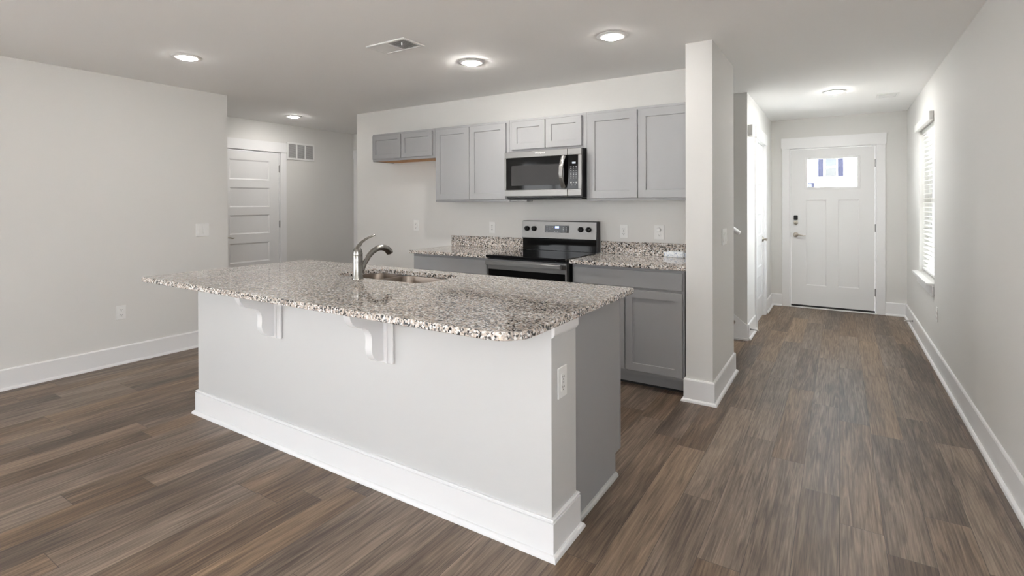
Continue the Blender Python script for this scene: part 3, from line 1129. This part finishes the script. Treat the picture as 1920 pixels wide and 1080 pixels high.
cp_.box(DXs + 0.0015, MX1, MF, MF + 0.029, 1.755, MZ1 - 0.002, 0.003)
cp_.box(DXs + 0.0015, MX1, MF, MF + 0.029, MZ0 + 0.014, 1.474, 0.004)
cp_.box(-1.816, MX1, MF, MF + 0.029, 1.4742, 1.7548)
cpo = cp_.build('control_panel', STEEL, mwv)
adopt(bar('control_glass', [(DXs + 0.0015, -1.816, MF + 0.002, MF + 0.028, 1.4742, 1.7548)], DGLASS), cpo)
dg = MB()
for k, x_ in enumerate((-1.871, -1.860, -1.849)):
    dg.box(x_, x_ + 0.008, MF + 0.0006, MF + 0.002, 1.682, 1.697)
adopt(dg.build('clock_display', PALE), cpo)
keys = [(x_, z_, 0.008, 0.005) for z_ in (1.654, 1.640, 1.622, 1.600, 1.588, 1.574, 1.560) for x_ in (-1.887, -1.863, -1.839)]
keys += [(-1.888, 1.520, 0.012, 0.012), (-1.840, 1.520, 0.012, 0.012), (-1.862, 1.524, 0.008, 0.005), (-1.878, 1.503, 0.008, 0.005), (-1.848, 1.503, 0.008, 0.005)]
for x_, z_, w_, h_ in keys:
    adopt(bar('key', [(x_, x_ + w_, MF + 0.0006, MF + 0.002, z_, z_ + h_)], GREYK), cpo)
bar('vent_grille', [(MX0 + 0.010, MX1 - 0.010, MF + 0.034, MF + 0.20, MZ0 - 0.012, MZ0 - 0.0005)], BLACKP, mwv, 0.002)
bar('lamp_cover', [(-2.520, -2.340, MF + 0.060, MF + 0.16, MZ0 - 0.030, MZ0 - 0.0125)], plain('grey_lamp_cover', (0.30, 0.30, 0.30), 0.4), mwv, 0.003)


def text_mesh(name, body, size, M, mat, parent, depth=0.0006):
    cu = bpy.data.curves.new(name, 'FONT')
    cu.body = body
    cu.size = size
    cu.align_x = 'CENTER'
    cu.align_y = 'CENTER'
    cu.extrude = depth
    tmp = bpy.data.objects.new(name + '_tmp', cu)
    C.objects.link(tmp)
    dgp = bpy.context.evaluated_depsgraph_get()
    me = bpy.data.meshes.new_from_object(tmp.evaluated_get(dgp))
    bpy.data.objects.remove(tmp)
    me.transform(M)
    me.materials.clear()
    me.materials.append(mat)
    o = bpy.data.objects.new(name, me)
    C.objects.link(o)
    adopt(o, parent)
    return o


text_mesh('logo', 'Whirlpool', 0.024, Matrix.Translation((-2.176, MF - 0.0006, 1.789)) @ Matrix.Rotation(HP, 4, 'X'), SILVERK, dr)

# ------------------------------------------------------------------ range
RX0, RX1 = -2.543, -1.786
rg = thing('kitchen_range', 'stainless electric range with black glass cooktop between the base cabinets', 'range', ((RX0 + RX1) / 2, 3.95, 0))
bar('body', [(RX0, RX1, 3.650, 4.262, 0.03, 0.896)], BLACKP, rg, 0.003)
ct = MB()
ct.box(RX0 - 0.001, RX1 + 0.001, 3.590, 4.190, 0.897, 0.921, 0.006, 3)
ct.build('cooktop', BGLASS, rg)
bg = MB()
bg.prism([(4.196, 1.028), (4.190, 1.034), (4.204, 1.186), (4.212, 1.192), (4.262, 1.192), (4.262, 1.028)], 'x', RX0, RX1 - 0.004)
bgo = bg.build('backguard', STEEL, rg)
bar('backguard_base', [(RX0 + 0.003, RX1 - 0.006, 4.200, 4.262, 0.9215, 1.0275)], DGLASS, rg, 0.002)
bar('backguard_side', [(RX1 - 0.0039, RX1 + 0.004, 4.196, 4.262, 0.9215, 1.188)], BLACKP, rg, 0.001)
slope = math.atan2(0.014, 0.152)


def on_guard(x, z):
    return Matrix.Translation((x, 4.190 + (z - 1.034) * 0.014 / 0.152, z)) @ Matrix.Rotation(-slope, 4, 'X')


dp = MB(on_guard(-2.178, 1.119))
dp.box(-0.122, 0.122, -0.0025, 0.0, -0.032, 0.032, 0.0008)
dpo = dp.build('control_display', DGLASS)
adopt(dpo, bgo)
dd = MB(on_guard(-2.173, 1.136))
for k in range(4):
    x_ = -0.019 + k * 0.0098
    dd.box(x_, x_ + 0.0075, -0.0032, -0.0026, -0.009, 0.008)
tag(dd.build('clock_digits', BLUE, rg), 'glowing blue digits')
for x_, z_ in ((-0.098, 0.018), (-0.070, 0.018), (-0.042, 0.016), (-0.098, 0.0), (-0.070, 0.0), (-0.098, -0.022), (-0.018, -0.022), (0.012, -0.022),
               (0.070, 0.014), (0.098, 0.014), (0.070, -0.004), (0.098, -0.004), (0.070, -0.024), (0.098, -0.024)):
    bar('key', [(x_ - 0.005, x_ + 0.005, -0.0031, -0.0026, z_ - 0.003, z_ + 0.003)], GREYK, rg, M=on_guard(-2.178, 1.119))
for x_ in (-2.488, -2.412, -1.938, -1.862):
    k_ = MB(on_guard(x_, 1.119))
    k_.lathe([(0.0235, 0.0), (0.0235, -0.006), (0.021, -0.010), (0.0195, -0.024), (0.017, -0.026)], (0, 0, 0), 'y', 24)
    k_.box(-0.004, 0.004, -0.036, -0.022, -0.021, 0.021, 0.002)
    k_.build('knob', BLACKP, rg)
od = MB(place((RX0 + 0.004, 3.612, 0.255)))
od.panelled(RX1 - RX0 - 0.008, 0.631, 0.037, [], c=0.003, holes=[(0.012, 0.045, RX1 - RX0 - 0.020, 0.545)])
odo = od.build('oven_door', STEEL, rg)
adopt(bar('oven_window', [(RX0 + 0.016, RX1 - 0.016, 3.6135, 3.649, 0.3005, 0.7995)], DGLASS), odo)
oh = MB()
oh.box(RX0 + 0.014, RX1 - 0.026, 3.556, 3.574, 0.838, 0.876, 0.006, 3)
oh.box(RX0 + 0.040, RX0 + 0.066, 3.574, 3.612, 0.846, 0.868)
oh.box(RX1 - 0.078, RX1 - 0.052, 3.574, 3.612, 0.846, 0.868)
adopt(oh.build('handle', STEEL), odo)
bar('storage_drawer', [(RX0 + 0.004, RX1 - 0.004, 3.616, 3.649, 0.075, 0.250)], STEEL, rg, 0.004)
for x_ in (RX0 + 0.05, RX1 - 0.05):
    for y_ in (3.72, 4.2):
        MB().lathe([(0.018, 0.0), (0.018, 0.03)], (x_, y_, 0), 'z', 12).build('foot', BLACKP, rg)


# ------------------------------------------------------------------ outlets and switches
def outlet(M, loc, label, kind='duplex', w=0.072, h=0.117):
    o = thing('wall_outlet', label, 'outlet', loc, 'white wall outlets')
    MB(M).box(-w / 2, w / 2, -0.006, -0.0006, -h / 2, h / 2, 0.002).build('cover_plate', PLASTIC, o)
    def slots(s, zc):
        for x0, x1, h_ in ((-0.0075, -0.0052, 0.008), (0.0052, 0.0075, 0.007)):
            adopt(bar('slot', [(x0, x1, -0.0094, -0.0088, zc, zc + h_)], DARK, M=M), s)
        adopt(MB(M).lathe([(0.003, -0.0088), (0.003, -0.0094)], (0, 0, zc - 0.007), 'y', 10).build('slot', DARK), s)

    if kind == 'duplex':
        for z_ in (-0.0215, 0.0215):
            b = MB(M)
            b.lathe([(0.0170, -0.006), (0.0170, -0.0085), (0.0160, -0.009)], (0, 0, z_), 'y', 20)
            slots(b.build('socket', PLASTIC, o), z_)
    else:
        b = MB(M)
        b.box(-0.017, 0.017, -0.009, -0.006, -0.034, 0.034, 0.001)
        s = b.build('socket', PLASTIC, o)
        slots(s, -0.022)
        slots(s, 0.018)
        adopt(MB(M).box(-0.006, 0.006, -0.0100, -0.0088, -0.004, 0.004, 0.0005).build('reset_button', GALV), s)
    return o


outlet(place((-3.972, YK, 1.114)), (-3.972, YK, 1.114), 'faint white outlet on the kitchen wall left of the counter')
outlet(place((-2.948, YK, 1.112)), (-2.948, YK, 1.112), 'white outlet above the backsplash left of the range', 'decora')
outlet(place((-1.572, YK, 1.110)), (-1.572, YK, 1.110), 'narrow white outlet above the backsplash just right of the range', 'decora')
o4 = outlet(place((-1.266, YK, 1.110)), (-1.266, YK, 1.110), 'wide white outlet near the wing wall holding a round plug-in', 'duplex', 0.082, 0.120)
MB(place((-1.268, YK, 1.1315))).lathe([(0.019, -0.0096), (0.019, -0.024), (0.016, -0.028), (0.006, -0.029)], (0, 0, 0), 'y', 24).build('plug', PLASTIC, o4)
outlet(place((BX1, 1.826, 0.648), FX), (BX1, 1.826, 0.648), 'white outlet on the end post of the island', 'decora', 0.076, 0.122)
outlet(place((XL, 1.932, 0.438), FX), (XL, 1.932, 0.438), 'white outlet low on the left wall above the baseboard')
outlet(place((XR, 5.415, 0.438), FNX), (XR, 5.415, 0.438), 'white outlet low on the right wall below the blind window')


def switch(M, loc, n, label, w, h=0.117):
    o = thing('light_switch', label, 'switch', loc, 'white rocker switches')
    MB(M).box(-w / 2, w / 2, -0.007, -0.0006, -h / 2, h / 2, 0.002).build('cover_plate', PLASTIC, o)
    for k in range(n):
        x = (k - (n - 1) / 2) * 0.046
        b = MB(M)
        b.prism([(-0.0069, -0.034), (-0.0130, -0.034), (-0.0085, 0.034), (-0.0069, 0.034)], 'x', x - 0.0165, x + 0.0165)
        b.build('rocker', PLASTIC, o)


switch(place((XL, 2.600, 1.110), FX), (XL, 2.600, 1.110), 2, 'white double rocker switch on the left wall', 0.122, 0.122)
switch(place((XC1, 4.020, 1.106), FX), (XC1, 4.020, 1.106), 3, 'white triple rocker switch on the side of the wing wall', 0.165)

# door chime
ch = thing('door_chime', 'white boxy door chime high on the hallway left wall', 'chime', (XH, 5.65, 2.07))
bar('cover', [(XH + 0.0006, XH + 0.046, 5.575, 5.725, 2.018, 2.128)], PLASTIC, ch, 0.005)
bar('chime_grille', [(XH + 0.046, XH + 0.0475, 5.60, 5.70, 2.03 + 0.018 * k, 2.036 + 0.018 * k) for k in range(5)], GALV, ch)

# ------------------------------------------------------------------ ceiling fixtures
def downlight(x, y, label, lens=LENS):
    o = thing('recessed_light', label, 'ceiling light', (x, y, H), 'recessed ceiling lights')
    MB().lathe([(0.100, -0.0006), (0.100, -0.003), (0.094, -0.006), (0.064, -0.010), (0.057, -0.008), (0.057, -0.0006)], (x, y, H), 'z', 40).build('trim_ring', PLASTIC, o)
    MB().lathe([(0.0565, -0.005), (0.0565, -0.011), (0.050, -0.016), (0.030, -0.019), (0.004, -0.020)], (x, y, H), 'z', 40).build('lens', lens, o)


downlight(-4.066, 1.946, 'lit recessed ceiling light at the left nearest the left wall', LENS_SOFT)
downlight(-2.392, 3.200, 'lit recessed ceiling light above the range beside the ceiling vent')
downlight(-1.250, 3.198, 'lit recessed ceiling light nearest the wing wall', LENS_SOFT)
downlight(-5.700, 3.962, 'small lit recessed ceiling light outside the five-panel door', LENS_PASSAGE)
downlight(-0.045, 5.965, 'lit recessed ceiling light in the front hallway', LENS_HALL)


def register(x0, x1, y0, y1, label, split):
    o = thing('ceiling_vent', label, 'vent', ((x0 + x1) / 2, (y0 + y1) / 2, H), 'white ceiling vents')
    f = MB()
    t = 0.022
    for q in ((x0, x1, y0, y0 + t), (x0, x1, y1 - t, y1), (x0, x0 + t, y0 + t, y1 - t), (x1 - t, x1, y0 + t, y1 - t)):
        f.box(q[0], q[1], q[2], q[3], H - 0.010, H - 0.0006, 0.002)
    if split:
        xm = (x0 + x1) / 2
        f.box(xm - 0.006, xm + 0.006, y0 + t, y1 - t, H - 0.009, H - 0.0006)
    f.build('frame', PLASTIC, o)
    xm = (x0 + x1) / 2 if split else x0
    b = MB()
    xx = x0 + t + 0.005
    while xx < x1 - t - 0.004:
        s = 1 if (split and xx < xm) else -1
        b.prism([(xx - 0.005 * s, H - 0.008), (xx - 0.004 * s, H - 0.008), (xx + 0.006 * s, H - 0.0015), (xx + 0.005 * s, H - 0.0015)], 'y', y0 + t, y1 - t)
        xx += 0.0125
    b.build('louvers', PLASTIC, o)
    bar('duct_shadow_plate', [(x0 + t, x1 - t, y0 + t, y1 - t, H - 0.0012, H - 0.0006)], GALV, o)
    if split:
        MB().box(x1 - 0.075, x1 - 0.068, y0 + 0.05, y0 + 0.058, H - 0.028, H - 0.008, 0.001).build('damper_lever', PLASTIC, o)


register(-2.760, -2.400, 2.478, 2.682, 'white rectangular ceiling vent above the island', True)
register(0.318, 0.500, 6.335, 6.560, 'small white ceiling vent in the front hallway', False)

# return air grille beside the five-panel door
gr = thing('return_grille', 'white three-section air grille above right of the five-panel door', 'vent', (XD, 4.54, 2.085))
gy0, gy1, gz0_, gz1_ = 4.322, 4.756, 1.968, 2.206
f = MB()
t = 0.026
cells = []
wid = (gy1 - gy0 - 4 * t * 0.8) / 3
f.box(XD + 0.0006, XD + 0.012, gy0, gy1, gz0_, gz0_ + t, 0.002)
f.box(XD + 0.0006, XD + 0.012, gy0, gy1, gz1_ - t, gz1_, 0.002)
yy = gy0
for k in range(4):
    f.box(XD + 0.0006, XD + 0.012, yy, yy + t * 0.8, gz0_ + t, gz1_ - t)
    if k < 3:
        cells.append((yy + t * 0.8, yy + t * 0.8 + wid))
    yy += t * 0.8 + wid
f.build('frame', PLASTIC, gr)
b = MB()
for a, c_ in cells:
    zz = gz0_ + t + 0.006
    while zz < gz1_ - t - 0.004:
        b.box(XD + 0.003, XD + 0.010, a, c_, zz - 0.0008, zz + 0.0008)
        zz += 0.0105
b.build('louvers', PLASTIC, gr)
bar('duct_screen', [(XD + 0.0006, XD + 0.0016, cells[0][0], cells[-1][1], gz0_ + t, gz1_ - t)], plain('duct_grey', (0.34, 0.34, 0.345), 0.7), gr)

# ------------------------------------------------------------------ stairs, handrail, door stops
st = thing('staircase', 'brown wooden stairs rising behind the wing wall', 'stairs', (-0.9, 4.99, 0))
for k in range(6):
    x1_ = -0.895 - 0.25 * k
    MB().box(x1_ - 0.25, x1_ + 0.022, 4.452, 5.510, 0.19 * (k + 1) - 0.028, 0.19 * (k + 1), 0.006, 2).build('tread', CARPET, st)
    bar('riser', [(x1_ - 0.018, x1_, 4.452, 5.510, 0.19 * k + (0.0005 if k else 0), 0.19 * (k + 1) - 0.0285)], TRIM, st)
hr = thing('handrail', 'white round handrail on the shaded stair wall', 'handrail', (-0.84, 5.46, 1.06))
MB().tube([(-0.826, 5.462, 1.052), (-0.834, 5.462, 1.058), (-2.30, 5.462, 2.17)], [0.020, 0.023, 0.023], 16).build('rail', TRIM, hr)
for x_ in (-1.02, -2.05):
    z_ = 1.058 + (-0.834 - x_) * 0.7585
    MB().tube([(x_, 5.5385, z_ - 0.06), (x_, 5.49, z_ - 0.055), (x_, 5.465, z_ - 0.022)], 0.007, 8).build('bracket', NICKEL, hr)


def doorstop(p, dx, label):
    o = thing('door_stop', label, 'door stop', p, 'spring door stops')
    x, y, z_ = p
    MB().lathe([(0.010, 0.0), (0.010, dx * 0.004), (0.006, dx * 0.008)], p, 'x', 14).build('base', HINGE, o)
    pts = []
    for k in range(121):
        t_ = k / 120
        a = t_ * 2 * math.pi * 15
        pts.append((x + dx * (0.008 + 0.055 * t_), y + 0.0055 * math.cos(a), z_ - 0.004 * t_ + 0.0055 * math.sin(a)))
    MB().tube(pts, 0.0014, 6).build('spring', HINGE, o)
    MB().lathe([(0.005, dx * 0.062), (0.0075, dx * 0.064), (0.0075, dx * 0.073), (0.005, dx * 0.075)], (x, y, z_ - 0.004), 'x', 14).build('tip', RUBBER, o)


doorstop((XH + 0.0145, 5.63, 0.092), 1, 'spring door stop on the baseboard of the hallway left wall')
doorstop((XR - 0.0145, 6.93, 0.090), -1, 'spring door stop on the baseboard of the right wall')

# ------------------------------------------------------------------ outside
struct(bar('ground', [(-70, 70, -70, 110, -0.30, -0.15)], LAWN), 'pale ground outside', 'ground')
struct(bar('patio', [(-8.0, 3.0, -11.0, -4.2, -0.149, -0.12)], CONCRETE), 'pale concrete patio added behind the house to bounce light', 'patio')  # unseen slab added to throw sunlight up to the ceiling
struct(bar('bounce_drive', [(0.95, 9.0, -4.0, 16.0, -0.149, -0.12)], CONCRETE), 'pale concrete drive added outside the blind window to bounce light', 'bounce_drive')  # added pale slab, reflects sun in through the hall window
uw = MB()
uw.prism([(-7.4, 2.75), (0.95, 2.75), (0.95, 4.10), (-2.9, 6.15), (-7.4, 4.10)], 'y', -4.2, 7.85)
struct(uw.build('wall_upper_storey', SIDING2), 'beige upper storey of this house', 'wall')
nh = thing('neighbour_house', 'bright white house with shutters seen through the front door glass', 'house', (-1, 35, -0.15))
HYW = 35.0
bar('wall', [(-9.0, 8.0, HYW + 0.05, HYW + 9, -0.15, 5.6)], SIDING, nh)
rf = MB()
rf.prism([(HYW - 0.45, 5.55), (HYW + 4.5, 8.2), (HYW + 9.5, 5.55)], 'x', -9.5, 8.5)
rf.build('roof', SHINGLE, nh)
wf = bar('window', [(-0.77, -0.70, HYW - 0.03, HYW + 0.05, 2.84, 4.0), (-0.165, -0.095, HYW - 0.03, HYW + 0.05, 2.84, 4.0), (-0.70, -0.165, HYW - 0.03, HYW + 0.05, 2.84, 2.91),
                    (-0.70, -0.165, HYW - 0.03, HYW + 0.05, 3.93, 4.0), (-0.70, -0.165, HYW - 0.02, HYW + 0.05, 3.40, 3.47)], TRIM, nh)
adopt(bar('pane', [(-0.70, -0.165, HYW + 0.01, HYW + 0.03, 2.91, 3.93)], PANE), wf)
for a, c_, e0, e1 in ((-1.065, -0.805, 2.885, 3.905), (-0.085, 0.175, 2.885, 3.905), (-1.60, -1.26, 1.35, 2.545)):
    s = MB()
    s.panelled(c_ - a, e1 - e0, 0.04, [(0.05, 0.06, c_ - a - 0.05, (e1 - e0) / 2 - 0.03), (0.05, (e1 - e0) / 2 + 0.03, c_ - a - 0.05, e1 - e0 - 0.06)], 0.015, 0.01, 0.004)
    s.bm.transform(Matrix.Translation((a, HYW + 0.005, e0)))
    s.build('shutter', SHUTTER, nh)
